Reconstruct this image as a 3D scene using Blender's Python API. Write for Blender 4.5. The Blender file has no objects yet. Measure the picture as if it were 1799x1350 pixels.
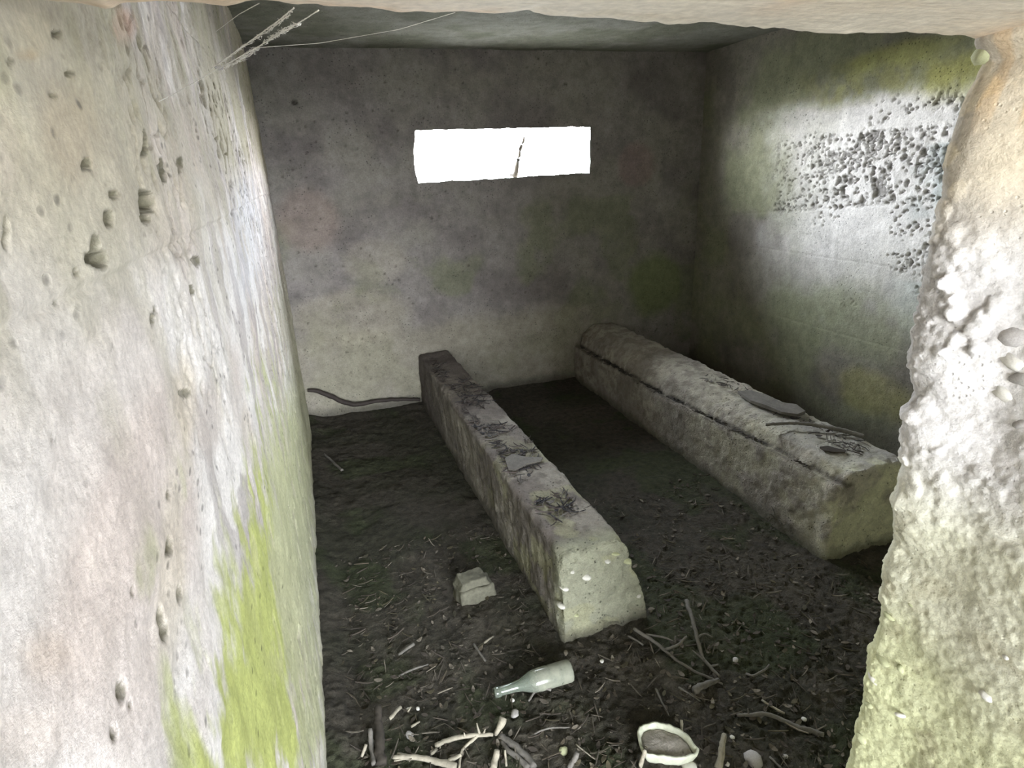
import bpy, bmesh, math
import numpy as np
from mathutils import Matrix, Vector

# ------------------------------------------------------------------ camera, sky, exposure
C = bpy.context.scene.collection
W_, H_ = 1799, 1350
FPX = 1039.614
EYE = np.array([0.0, 0.0, 1.5])
M = np.array([[0.9453729986834966, -0.32272339199732236, -0.04603808877349524],
              [-0.1517503524576329, -0.3106747695121375, -0.938324580365219],
              [0.2885164187514426, 0.8940530184761544, -0.34267692695091007]])   # rows: right, down, forward
cam_d = bpy.data.cameras.new('camera'); cam = bpy.data.objects.new('camera', cam_d); C.objects.link(cam)
cam_d.sensor_width = 36.0; cam_d.lens = FPX / W_ * 36.0; cam_d.clip_start = 0.01; cam_d.clip_end = 500
R3 = Matrix((M[0], -M[1], -M[2])).transposed()
cam.matrix_world = Matrix.Translation(Vector(EYE)) @ R3.to_4x4()
bpy.context.scene.camera = cam

SKY = 60.0
world = bpy.data.worlds.new('sky'); bpy.context.scene.world = world; world.use_nodes = True
wn = world.node_tree; wn.nodes.clear()
wo = wn.nodes.new('ShaderNodeOutputWorld'); wb = wn.nodes.new('ShaderNodeBackground')
tc = wn.nodes.new('ShaderNodeTexCoord'); sx = wn.nodes.new('ShaderNodeSeparateXYZ'); rp = wn.nodes.new('ShaderNodeValToRGB')
wn.links.new(tc.outputs['Generated'], sx.inputs[0]); wn.links.new(sx.outputs['Z'], rp.inputs[0])
rp.color_ramp.elements[0].position = 0.0; rp.color_ramp.elements[0].color = (0.93, 0.96, 1.0, 1)
rp.color_ramp.elements[1].position = 0.9; rp.color_ramp.elements[1].color = (0.78, 0.88, 1.0, 1)
wn.links.new(rp.outputs[0], wb.inputs[0])
mr = wn.nodes.new('ShaderNodeMapRange'); mr.inputs[1].default_value = -1; mr.inputs[2].default_value = 1      # sky made brighter beyond the slot, to lift the right wall's pale patch
mr.inputs[3].default_value = SKY*.85; mr.inputs[4].default_value = SKY*2.0; wn.links.new(sx.outputs['Y'], mr.inputs[0]); wn.links.new(mr.outputs[0], wb.inputs[1])
wn.links.new(wb.outputs[0], wo.inputs[0])
vs = bpy.context.scene.view_settings
vs.view_transform = 'Standard'; vs.look = 'None'; vs.gamma = 1.0; vs.use_curve_mapping = False
vs.exposure = 0.0
bpy.context.scene.cycles.max_bounces = 10
bpy.context.scene.cycles.diffuse_bounces = 8

def portal(name, loc, size, sx_, sy_, rot):      # guides sky light through the two openings
    d = bpy.data.lights.new(name, 'AREA'); d.shape = 'RECTANGLE'; d.size = sx_; d.size_y = sy_
    d.cycles.is_portal = True
    o = bpy.data.objects.new(name, d); C.objects.link(o); o.location = loc; o.rotation_euler = rot
portal('slot_portal', (1.27, 4.13, 1.6), 0, 1.62, 0.5, (-math.pi/2, 0, 0))
portal('added_passage_portal', (0.60, -2.6, 1.05), 0, 1.5, 2.2, (math.pi/2, 0, 0))  # at the mouth of the added passage

# ------------------------------------------------------------------ helpers
rng = np.random.default_rng(7)
_T = rng.random((64, 64, 64))
def vn(p):                                        # value noise in 0..1, p (...,3)
    i = np.floor(p).astype(np.int64); f = p - i; f = f*f*f*(f*(f*6-15)+10)
    i &= 63; j = (i+1) & 63
    x0, y0, z0 = i[..., 0], i[..., 1], i[..., 2]; x1, y1, z1 = j[..., 0], j[..., 1], j[..., 2]
    fx, fy, fz = f[..., 0], f[..., 1], f[..., 2]
    a = _T[x0, y0, z0]*(1-fx)+_T[x1, y0, z0]*fx; b = _T[x0, y1, z0]*(1-fx)+_T[x1, y1, z0]*fx
    c = _T[x0, y0, z1]*(1-fx)+_T[x1, y0, z1]*fx; d = _T[x0, y1, z1]*(1-fx)+_T[x1, y1, z1]*fx
    return (a*(1-fy)+b*fy)*(1-fz) + (c*(1-fy)+d*fy)*fz
def fbm(p, s, o=4, off=0.0, g=0.5):
    r = 0; a = 1.0; t = 0
    q = np.asarray(p, float)*s + off
    for k in range(o):
        r = r + a*vn(q); t += a; a *= g; q = q*2.03 + 11.7
    return r/t
def vor(u, v, s, seed=0, jit=0.9):                # 2-D cells: nearest distance, second distance, random id
    u = u*s; v = v*s; iu = np.floor(u).astype(np.int64); iv = np.floor(v).astype(np.int64)
    d1 = np.full(u.shape, 9.0); d2 = np.full(u.shape, 9.0); idr = np.zeros(u.shape)
    for du in (-1, 0, 1):
        for dv in (-1, 0, 1):
            a = iu+du; b = iv+dv; h = (a+seed*17) & 63; k = (b+seed*5) & 63
            cx = a+.5+jit*(_T[h, k, 3]-.5); cy = b+.5+jit*(_T[h, k, 9]-.5)
            d = np.hypot(u-cx, v-cy); m = d < d1
            d2 = np.where(m, d1, np.minimum(d2, d)); idr = np.where(m, _T[h, k, 21], idr); d1 = np.where(m, d, d1)
    return d1, d2, idr
def ss(a, b, x):
    t = np.clip((x-a)/(b-a), 0, 1); return t*t*(3-2*t)
def ray(px, py):
    return M.T @ np.array([px-(W_/2), py-(H_/2), FPX])
def on_z(px, py, z=0.0):
    d = ray(px, py); return EYE + d*((z-EYE[2])/d[2])
def on_x(px, py, x):
    d = ray(px, py); return EYE + d*(x/d[0])
def on_y(px, py, y):
    d = ray(px, py); return EYE + d*(y/d[1])
LWX, RWX, BWY, FWY, CZ = -0.165, 2.72, 3.82, 0.5, 2.17
JX = 0.69; LZ = 1.605; FOY = 0.2

def wall_ell(Y, Z, px, py, wx, wy):               # normalised distance from the centre of a slanted oval on the left wall
    q = on_x(px, py, LWX)[1:]; a = (on_x(px+4, py, LWX)[1:]-q)/4; b = (on_x(px, py+4, LWX)[1:]-q)/4
    J = np.linalg.inv(np.stack([a, b], 1)); u = J[0, 0]*(Y-q[0])+J[0, 1]*(Z-q[1]); v = J[1, 0]*(Y-q[0])+J[1, 1]*(Z-q[1])
    return np.hypot(u/wx, v/wy), np.linalg.norm(b)*min(wx, wy)
def tag(o, label=None, cat=None, group=None, kind=None):
    if label: o['label'] = label
    if cat: o['category'] = cat
    if group: o['group'] = group
    if kind: o['kind'] = kind
    return o
def obj_from(name, verts, faces, mat, parent=None, smooth=True, cols=None):
    me = bpy.data.meshes.new(name)
    verts = np.asarray(verts, np.float32)
    if isinstance(faces, np.ndarray):
        n = len(faces); k = faces.shape[1]
        me.vertices.add(len(verts)); me.vertices.foreach_set('co', verts.ravel())
        me.loops.add(n*k); me.loops.foreach_set('vertex_index', faces.astype(np.int32).ravel())
        me.polygons.add(n); me.polygons.foreach_set('loop_start', np.arange(0, n*k, k, dtype=np.int32))
        me.update(calc_edges=True); me.validate()
    else:
        me.from_pydata(verts.tolist(), [], faces)
    me.polygons.foreach_set('use_smooth', np.full(len(me.polygons), smooth))
    if cols is not None:
        a = me.color_attributes.new('col', 'FLOAT_COLOR', 'POINT')
        c = np.ones((len(verts), 4), np.float32); c[:, :3] = np.clip(cols, 0.003, 0.95); a.data.foreach_set('color', c.ravel())
    me.materials.append(mat)
    o = bpy.data.objects.new(name, me); C.objects.link(o)
    if parent: o.parent = parent
    return o
def grid_faces(nu, nv, flip=False, wrapu=False):
    i, j = np.meshgrid(np.arange(nu if wrapu else nu-1), np.arange(nv-1), indexing='ij')
    a = i*nv+j; b = ((i+1) % nu)*nv+j
    f = np.stack([a, b, b+1, a+1], -1).reshape(-1, 4)
    return f[:, ::-1].copy() if flip else f

def nt(name):
    m = bpy.data.materials.new(name); m.use_nodes = True; n = m.node_tree; n.nodes.clear()
    out = n.nodes.new('ShaderNodeOutputMaterial'); b = n.nodes.new('ShaderNodeBsdfPrincipled'); n.links.new(b.outputs[0], out.inputs[0])
    return m, n, b, out
def noise(n, co, scale, detail=5, rough=.6, lo=.3, hi=.7, a=0.0, b=1.0):
    t = n.nodes.new('ShaderNodeTexNoise'); t.inputs['Scale'].default_value = scale; t.inputs['Detail'].default_value = detail
    t.inputs['Roughness'].default_value = rough; n.links.new(co, t.inputs['Vector'])
    r = n.nodes.new('ShaderNodeMapRange'); r.inputs[1].default_value = lo; r.inputs[2].default_value = hi
    r.inputs[3].default_value = a; r.inputs[4].default_value = b; n.links.new(t.outputs[0], r.inputs[0])
    return r.outputs[0]
def math_(n, op, x, y):
    m = n.nodes.new('ShaderNodeMath'); m.operation = op
    for k, q in enumerate((x, y)):
        if isinstance(q, (int, float)): m.inputs[k].default_value = q
        else: n.links.new(q, m.inputs[k])
    return m.outputs[0]
def concrete(name, col=None, grain=180, pore=60, pore_amt=.5, bump=.5, dist=.004, rough=.92, var=(.75, 1.2), stretch=None):
    m, n, b, out = nt(name)
    tc = n.nodes.new('ShaderNodeTexCoord'); co = tc.outputs['Object']
    if stretch:
        mp = n.nodes.new('ShaderNodeMapping'); mp.inputs['Scale'].default_value = stretch; n.links.new(co, mp.inputs[0]); co2 = mp.outputs[0]
    else: co2 = co
    if col is None:
        at = n.nodes.new('ShaderNodeAttribute'); at.attribute_name = 'col'; base = at.outputs['Color']
    else:
        rg = n.nodes.new('ShaderNodeRGB'); rg.outputs[0].default_value = (*col, 1); base = rg.outputs[0]
    f1 = noise(n, co2, grain*.12, 8, .7, .25, .75, var[0], var[1])
    f2 = noise(n, co, grain, 3, .6, .3, .7, .85, 1.12)
    pm = noise(n, co, 9, 4, .6, .45, .6, 0, 1)
    v = n.nodes.new('ShaderNodeTexVoronoi'); v.inputs['Scale'].default_value = pore; n.links.new(co2, v.inputs['Vector'])
    pr = n.nodes.new('ShaderNodeMapRange'); pr.inputs[1].default_value = .1; pr.inputs[2].default_value = .24; n.links.new(v.outputs['Distance'], pr.inputs[0])
    pits = math_(n, 'MULTIPLY', math_(n, 'SUBTRACT', 1.0, pr.outputs[0]), pm)         # 1 inside small pores
    k = math_(n, 'MULTIPLY', math_(n, 'MULTIPLY', f1, f2), math_(n, 'SUBTRACT', 1.0, math_(n, 'MULTIPLY', pits, pore_amt)))
    vm = n.nodes.new('ShaderNodeVectorMath'); vm.operation = 'SCALE'; n.links.new(base, vm.inputs[0]); n.links.new(k, vm.inputs['Scale'])
    n.links.new(vm.outputs[0], b.inputs['Base Color'])
    b.inputs['Roughness'].default_value = rough; b.inputs['Specular IOR Level'].default_value = .25
    h = math_(n, 'ADD', math_(n, 'MULTIPLY', noise(n, co2, grain*.25, 8, .7), 1.0), math_(n, 'MULTIPLY', pits, -.8))
    bp = n.nodes.new('ShaderNodeBump'); bp.inputs['Strength'].default_value = bump; bp.inputs['Distance'].default_value = dist
    n.links.new(h, bp.inputs['Height']); n.links.new(bp.outputs[0], b.inputs['Normal'])
    return m
def plain(name, col, var=.35, scale=60, rough=.9, bump=.4, dist=.002, attr=False):
    return concrete(name, None if attr else col, grain=scale, pore=scale*2, pore_amt=.3, bump=bump, dist=dist, rough=rough, var=(1-var, 1+var))

MAT = dict(
    left=concrete('limewashed_concrete', grain=150, pore=60, pore_amt=.5, bump=.6, dist=.004, var=(.78, 1.15), stretch=(1, .5, .8)),
    wall=concrete('stained_concrete', grain=130, pore=55, pore_amt=.6, bump=.6, dist=.006, var=(.7, 1.28)),
    jamb=concrete('rough_pebbly_concrete', grain=260, pore=120, pore_amt=.08, bump=.6, dist=.0025, var=(.82, 1.14)),
    lintel=concrete('ochre_board_concrete', grain=120, pore=60, pore_amt=.3, bump=.4, dist=.003, var=(.85, 1.12), stretch=(.25, 1, 1)),
    beam=concrete('coarse_beam_concrete', grain=200, pore=60, pore_amt=.7, bump=1.0, dist=.008, var=(.72, 1.25)),
    soil=concrete('dark_damp_soil', grain=260, pore=120, pore_amt=.4, bump=1.0, dist=.012, var=(.45, 1.6)),
    litter=plain('dead_leaf_litter', (0, 0, 0), scale=150, attr=True),
    twig_pale=plain('bleached_wood', (.27, .245, .19), scale=120),
    twig_grey=plain('grey_wood', (.13, .12, .105), scale=120),
    twig_dark=plain('dark_wet_wood', (.045, .038, .03), scale=120),
    stone_white=plain('white_stone', (.62, .6, .54), var=.15, scale=70),
    stone_grey=plain('grey_stone', (.38, .36, .34), var=.25, scale=70),
    stone_green=plain('algae_stone', (.42, .43, .26), var=.2, scale=70),
    block=plain('pale_block', (.12, .115, .085), var=.3, scale=80, bump=.7),
    ceramic=plain('cream_ceramic', (.50, .51, .40), var=.12, scale=60, rough=.45, bump=.15),
    dirt=concrete('grey_brown_silt', (.33, .30, .26), grain=180, pore=60, pore_amt=.5, bump=.8, dist=.004, var=(.7, 1.25)),
    outside=plain('outdoor_ground', (.13, .125, .115), scale=20),
    web=plain('dusty_spider_silk', (.75, .73, .68), var=.1, scale=40),
    metal=plain('rusty_dark_metal', (.04, .032, .028), scale=80, rough=.7),
)

# ------------------------------------------------------------------ walls
def boards(z, lines, depth=.0022, wid=.004):     # formwork lines: a fine groove and a tiny step between boards
    g = np.zeros_like(z)
    for k, l in enumerate(lines):
        g = g - depth*np.exp(-((z-l)/wid)**2)
        g = g + (.0015 if k % 2 else -.0015)*ss(-.003, .003, z-l)
    return g
def blob(u, v, cu, cv, ru, rv):
    return np.exp(-(((u-cu)/ru)**2+((v-cv)/rv)**2))
def mix(c, t, k):
    return c*(1-k[..., None]) + np.array(t)*k[..., None]
def poly_mask(u, v, pts, soft, nz):               # soft inside-mask of a patch outline given in wall coordinates
    pts = np.asarray(pts); d = np.full(u.shape, 9.0); ins = np.zeros(u.shape, bool)
    for (a0_, b0_), (a1_, b1_) in zip(pts, np.roll(pts, -1, axis=0)):
        ea, eb = a1_-a0_, b1_-b0_; t = np.clip(((u-a0_)*ea+(v-b0_)*eb)/(ea*ea+eb*eb+1e-9), 0, 1)
        d = np.minimum(d, np.hypot(u-a0_-t*ea, v-b0_-t*eb)); c = ((b0_ > v) != (b1_ > v)) & (u < ea*(v-b0_)/(eb+1e-12)+a0_); ins ^= c
    return ss(-soft, soft, np.where(ins, d, -d)+nz)
def P3(x, y, z):
    return np.stack(np.broadcast_arrays(x, y, z), -1)

# left wall (also the flush left side of the entrance)
ys = np.concatenate([np.linspace(-2.6, .18, 60, endpoint=False), .18+(np.linspace(0, 1, 740)**1.35)*(BWY+.02-.18)])
zs = np.concatenate([np.linspace(-.06, .85, 150, endpoint=False), np.linspace(.85, 1.85, 370, endpoint=False), np.linspace(1.85, CZ+.02, 40)])
Y, Z = np.meshgrid(ys, zs, indexing='ij')
p = P3(0*Y, Y*ss(-.5, 1.6, Y)**.5, Z); p = P3(0*Y, .25*Y+.75*np.cumsum(np.gradient(ys)*np.clip(.30+.45*ys, .3, 1))[:, None]+0*Z, Z)
L1 = fbm(p, 3, 4, 5); L2 = fbm(p, 14, 4, 8); L3 = fbm(P3(0*Y, Y*2.2, Z*.7), 16, 4, 31)
d = (L1-.5)*.02 + (L2-.5)*.008 + (fbm(p, 45, 3, 77)-.5)*.003 + boards(Z+.012*(L1-.5), [.55, 1.43, 1.80], .003, .004)
zone = ss(.40, .56, fbm(p, 2.6, 3, 90)) * ss(.6, 1.1, Y)*ss(.35, .6, Z)
c1, c2, cid = vor(Y+.02*L2, Z+.02*L3, 26, 3)
f1_, f2_, fid = vor(Y+.03*L2, Z+.04*L3, 14, 9)
pit = np.maximum((1-ss(.10, .40, c1))*(cid > .40), .9*ss(.10, .02, f2_-f1_)*ss(.45, .55, L3))*zone
d = d - pit*.010
flake = ss(.5, .56, L3)*ss(.75, 1.2, Y)*ss(.5, .62, fbm(p, 5, 3, 44))
d = d - flake*.0025
dents = [(195, 342, 11, 9, .016), (256, 356, 14, 16, .022), (165, 456, 18, 17, .012), (150, 288, 9, 13, .009), (185, 385, 7, 14, .007), (253, 385, 9, 7, .008), (12, 405, 7, 30, .006), (160, 435, 8, 22, .008),
         (272, 545, 4, 7, .008), (268, 560, 4, 12, .008), (95, 60, 9, 6, .005), (10, 108, 7, 5, .006), (300, 1108, 6, 16, .012), (295, 1080, 5, 14, .008), (215, 1215, 8, 18, .005), (228, 1238, 6, 6, .006), (235, 1040, 3, 9, .007), (95, 772, 5, 4, .006), (90, 168, 7, 4, .005),
         (303, 960, 6, 12, .008), (330, 690, 7, 6, .003), (325, 1040, 4, 12, .003), (255, 250, 5, 22, .005), (290, 300, 5, 20, .006), (320, 290, 4, 14, .006), (130, 480, 5, 5, .004), (120, 130, 6, 4, .004), (300, 870, 3, 6, .003), (335, 510, 4, 9, .005), (200, 1290, 7, 14, .006), (345, 460, 6, 9, .005), (105, 530, 4, 3, .004)]
dn = np.zeros_like(d)
for (px, py, wx, wy, dep) in dents:
    rr, sz_ = wall_ell(Y, Z, px, py, wx*1.25, wy*1.25); dep = min(dep*1.2, .9*sz_+.002); r = rr+.7*(L2-.5)+.5*(fbm(p, 70, 2, 3)-.5)
    k = 1-ss(.7, 1.0, r); d = d-dep*k; dn = np.maximum(dn, (1-ss(.88, 1.08, r))*min(1, .5+dep/.012))
col = np.zeros(Y.shape+(3,))+np.array([.62, .57, .53])
col = mix(col, (.74, .705, .675), ss(.42, .6, fbm(p, 4.5, 4, 60)))
col = mix(col, (.56, .47, .42), .6*ss(.52, .68, fbm(p, 3.3, 3, 71)))                      # faint pink-ochre patches
col = mix(col, (.38, .34, .325), .65*ss(.53, .57, fbm(P3(0*Y, Y*2.5, Z*.8), 5.5, 4, 17))*ss(.55, .9, Y))   # bare grey-mauve strips
top = ss(1.33, 1.52, Z+.12*(L1-.5)*2-.10*np.clip(Y-.5, 0, 1.4))
col = mix(col, (.40, .36, .265), .9*top*ss(.22, .5, L1)*(Y < 9))                         # olive-brown staining high up
col = mix(col, (.33, .31, .19), .6*top*ss(.52, .7, fbm(P3(0*Y, Y*3, Z), 7, 3, 23)))
for (px, py, wx, wy, c, k) in [(225, 45, 26, 38, (.58, .38, .28), .9), (150, 170, 60, 60, (.46, .42, .30), .6), (40, 95, 22, 14, (.42, .32, .2), .9), (120, 240, 70, 110, (.40, .34, .24), .75), (60, 60, 50, 50, (.45, .40, .28), .7),
                               (310, 1000, 30, 200, (.56, .50, .40), .6),
                               (530, 760, 25, 160, (.50, .50, .30), .7), (90, 1150, 60, 50, (.60, .50, .42), .6), (440, 400, 30, 120, (.62, .64, .70), .5), (330, 700, 25, 90, (.58, .50, .38), .6), (250, 150, 60, 90, (.50, .46, .36), .5), (370, 730, 30, 90, (.50, .44, .40), .7), (330, 250, 30, 100, (.50, .44, .38), .8), (10, 250, 30, 100, (.5, .44, .36), .5), (60, 1290, 90, 60, (.68, .60, .54), .6)]:  # the bluish oval paints skylight from the slot into the wall colour
    rr, _ = wall_ell(Y, Z, px, py, wx, wy)
    k_ = k*ss(.18, .85, np.exp(-rr**2)*(.60+.85*fbm(P3(0*Y, p[..., 1]*2.5, Z*.9), 9, 5, 5, g=.6)))
    col = mix(col, c, k_)
an = (fbm(P3(0*Y, p[..., 1]*2.5, Z*.9), 10, 5, 5, g=.6)-.5)
for pts, soft, c, k in [([(480, 700), (450, 850), (440, 980), (410, 1130), (380, 1180), (355, 1290), (340, 1349), (562, 1349), (556, 1100), (550, 900), (545, 740)], .12, (.46, .485, .24), .75),
                        ([(458, 830), (448, 950), (430, 1080), (415, 1150), (386, 1200), (374, 1290), (366, 1380), (515, 1380), (512, 1240), (498, 1120), (482, 1000), (474, 880)], .06, (.44, .475, .15), .95),
                        ([(272, 1380), (284, 1310), (300, 1295), (318, 1310), (322, 1380)], .04, (.46, .50, .18), .8), ([(383, 1150), (405, 1160), (404, 1240), (388, 1230)], .03, (.44, .475, .15), .9),
                        ([(180, 60), (130, 200), (120, 330), (150, 400), (230, 420), (330, 350), (400, 250), (420, 120), (400, 40)], .25, (.44, .41, .31), .45), ([(500, 400), (480, 560), (520, 700), (540, 740), (520, 560)], .10, (.44, .42, .30), .6)]:
    w = np.array([on_x(a, b, LWX) for a, b in pts]); m_ = poly_mask(np.log(np.maximum(Y, .05)), Z, np.stack([np.log(w[:, 1]), w[:, 2]], 1), soft, an*soft*6)
    col = mix(col, c, k*m_)
col = mix(col, (.15, .14, .095), np.clip(pit*.65+dn*.9, 0, 1)); col = mix(col, (.52, .46, .38), .5*flake)  # shade inside pits and dents painted into the colour
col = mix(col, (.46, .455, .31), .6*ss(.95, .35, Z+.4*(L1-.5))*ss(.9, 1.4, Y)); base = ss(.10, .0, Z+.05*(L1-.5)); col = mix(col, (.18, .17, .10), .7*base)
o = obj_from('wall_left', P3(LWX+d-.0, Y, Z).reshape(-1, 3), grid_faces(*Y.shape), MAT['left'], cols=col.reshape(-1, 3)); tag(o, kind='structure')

# right wall
ys = np.concatenate([np.linspace(FWY-.02, 1.75, 60, endpoint=False), np.linspace(1.75, BWY+.02, 360)]); zs = np.linspace(-.06, CZ+.02, 400)
Y, Z = np.meshgrid(ys, zs, indexing='ij'); p = P3(0*Y+2.7, Y, Z)
L1 = fbm(p, 3, 4, 2); L2 = fbm(p, 13, 4, 3); L3 = fbm(p, 34, 3, 12)
l2z = 1.27-.09*(Y-2.0)
lines = [.55, .95, 1.60, 1.83]
d = (L1-.5)*.016+(L2-.5)*.008+boards(Z+.01*(L1-.5), lines, .003, .005)
d = d-.004*np.exp(-((Z-l2z)/.006)**2)
reg = ss(3.12, 2.92, Y+.15*(L2-.5))*ss(1.60, 1.585, Z)*ss(l2z-.01, l2z+.012, Z+.05*(L1-.5))
reg2 = ss(.54, .62, fbm(p, 4.2, 3, 66))*ss(3.0, 2.6, Y)*ss(.55, .9, Z)*ss(1.78, 1.68, Z)
c1, c2, cid = vor(Y+.03*(L2-.5)+.012*L3, Z+.03*(L3-.5)*2, 24, 8)
e1, e2, eid = vor(Y+.03*(L3-.5), Z+.04*(L2-.5), 45, 4)
hc = (ss(.20, .03, c2-c1)*ss(.44, .52, fbm(p, 9, 3, 9)) + .9*(1-ss(.15, .45, c1))*(cid > .66))*ss(.36, .50, fbm(p, 4.5, 3, 29)+.10*ss(2.8, 2.1, Y))
hc2 = (1-ss(.15, .42, e1))*(eid > .6)
dep = np.clip(hc*reg + hc2*np.clip(reg*.8+reg2*.9, 0, 1) + .8*hc*reg2*(L1 > .5), 0, 1)
d = d - .02*dep + reg*.010*(cid-.5)*(1-ss(.2, .7, c1))
col = np.zeros(Y.shape+(3,))+np.array([.24, .225, .19])
col = mix(col, (.18, .165, .14), ss(.45, .62, fbm(p, 5, 4, 77)))
col = mix(col, (.23, .24, .15), .8*ss(.44, .68, fbm(p, 2.2, 5, 40)))
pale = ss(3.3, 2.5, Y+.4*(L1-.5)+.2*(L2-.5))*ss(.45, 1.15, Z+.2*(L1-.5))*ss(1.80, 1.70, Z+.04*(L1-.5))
col = mix(col, (.80, .78, .76), pale*.95)  # patch of slot light painted in as a paler wall colour
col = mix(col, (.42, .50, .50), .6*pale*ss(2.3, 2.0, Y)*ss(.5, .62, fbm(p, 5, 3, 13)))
gb = ss(1.69, 1.77, Z+.05*(L1-.5))*ss(1.98, 1.86, Z)*ss(3.2, 2.5, Y)
col = mix(col, (.29, .285, .13), .85*gb*ss(.35, .65, fbm(p, 9, 5, 21, g=.65))); 
for (px, py, ry, rz, c, k) in [(1525, 690, .3, .12, (.30, .285, .13), .7), (1680, 140, .2, .1, (.42, .41, .12), .5), (1480, 560, .5, .2, (.26, .28, .17), .6), (1570, 100, .3, .06, (.33, .33, .12), .7)]:
    q = on_x(px, py, RWX); col = mix(col, c, k*ss(.15, .8, blob(Y, Z, q[1], q[2], ry, rz)*(.3+1.4*fbm(p, 7, 4, 91))))
col = mix(col, (.13, .12, .11), .75*dep); col = mix(col, (.13, .12, .09), .8*ss(.16, .02, Z+.08*(L1-.5)))  # shade in the crevices and along the wall foot painted into the colour
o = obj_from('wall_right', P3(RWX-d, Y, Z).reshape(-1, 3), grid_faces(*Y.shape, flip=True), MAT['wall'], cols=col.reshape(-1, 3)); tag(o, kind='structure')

# back wall with its slot: a grid warped so that cell lines follow the slot's corners
q = {k: on_y(px, py, BWY) for k, (px, py) in dict(TL=(723, 230), ML=(719, 275), BL=(739, 321), TR=(1035, 223), BR=(1037, 303)).items()}
sx0, sx1 = (q['TL'][0]+q['BL'][0])/2, (q['TR'][0]+q['BR'][0])/2
sz0, sz1 = (q['BL'][2]+q['BR'][2])/2, (q['TL'][2]+q['TR'][2])/2
xs = np.concatenate([np.linspace(LWX-.03, sx0, 110, endpoint=False), np.linspace(sx0, sx1, 140), np.linspace(sx1, RWX+.03, 112)[1:]])
zs = np.concatenate([np.linspace(-.06, sz0, 190, endpoint=False), np.linspace(sz0, sz1, 40), np.linspace(sz1, CZ+.02, 62)[1:]])
i0, i1, j0, j1 = 110, 249, 190, 229
X, Z = np.meshgrid(xs, zs, indexing='ij')
def slot_edge(X, Z):                              # small uneven chips along the edge of the slot
    e = np.minimum(np.minimum(abs(X-sx0), abs(X-sx1)) + 9*((Z < sz0-.02) | (Z > sz1+.02)), np.minimum(abs(Z-sz0), abs(Z-sz1)) + 9*((X < sx0-.02) | (X > sx1+.02)))
    return np.exp(-(e/.03)**2)
p = P3(X, 0*X+3.8, Z)
L1 = fbm(p, 3, 4, 2); L2 = fbm(p, 13, 4, 3)
k = slot_edge(X, Z)
Xw = X+k*(.016*(fbm(p, 18, 3, 51)-.5)+np.where(X < (sx0+sx1)/2, .016*np.cos((Z-(sz0+sz1)/2+.03)/.17*2.0)**1*-1+.004, 0)*np.exp(-((X-sx0)/.08)**2))
Zw = Z+k*(.014*(fbm(p, 18, 3, 81)-.5))+k*np.interp(X, [sx0, sx1], [q['BL'][2]-sz0, q['BR'][2]-sz0])*(Z < (sz0+sz1)/2)+k*np.interp(X, [sx0, sx1], [q['TL'][2]-sz1, q['TR'][2]-sz1])*(Z > (sz0+sz1)/2)
d = (L1-.5)*.014+(L2-.5)*.006+boards(Z+.01*(L1-.5), [.53, .80, 1.10, 1.43, 1.79], .0025, .004)
e1, e2, eid = vor(X+.03*(L2-.5), Z+.03*(L1-.5), 28, 4)
pit = (1-ss(.1, .3, e1))*(eid > .86)*ss(.5, .6, fbm(p, 4, 3, 66))*(.3+.7*_T[(X*30).astype(int) & 63, (Z*30).astype(int) & 63, 5]); d = d-.006*pit
q9 = on_y(517, 180, BWY); hole = 1-ss(.6, 1.1, np.hypot((X-q9[0])/.018, (Z-q9[2])/.014)); d = d-.03*hole
col = np.zeros(X.shape+(3,))+np.array([.26, .24, .228])
col = mix(col, (.19, .172, .165), ss(.38, .68, fbm(p, 4, 5, 77)))
col = mix(col, (.27, .255, .225), .7*ss(.46, .70, fbm(p, 3, 5, 40, g=.6)))
col = mix(col, (.19, .20, .13), .7*ss(.48, .68, fbm(p, 3.4, 5, 99))*ss(1.5, 1.2, Z))
lowb = ss(.62, .48, Z+.08*(L1-.5)+.04*(L2-.5)); col = mix(col, (.33, .305, .24), .65*lowb*ss(2.2, 1.6, X))
for (px, py, rx, rz, c, k_) in [(620, 560, .35, .2, (.34, .31, .24), .5), (1150, 500, .25, .25, (.17, .20, .09), .8), (660, 460, .2, .14, (.36, .33, .28), .5), (1120, 290, .15, .15, (.27, .18, .18), .5), (540, 390, .2, .2, (.30, .23, .2), .5)]:
    qq = on_y(px, py, BWY); col = mix(col, c, k_*ss(.25, .6, blob(X, Z, qq[0], qq[2], rx, rz)*(.5+L1)))
col = mix(col, (.07, .06, .05), .8*np.clip(pit+hole, 0, 1)); col = mix(col, (.08, .075, .06), .8*ss(.10, .02, Z+.05*(L2-.5)))  # holes darkened; shadow along the wall foot painted into the colour
V = P3(Xw, BWY-d*(1-0*k), Zw).reshape(-1, 3); F = grid_faces(*X.shape)
fi = np.arange(len(F)); fu = fi//(X.shape[1]-1); fv = fi % (X.shape[1]-1)
F = F[~((fu >= i0) & (fu < i1) & (fv >= j0) & (fv < j1))]
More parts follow.
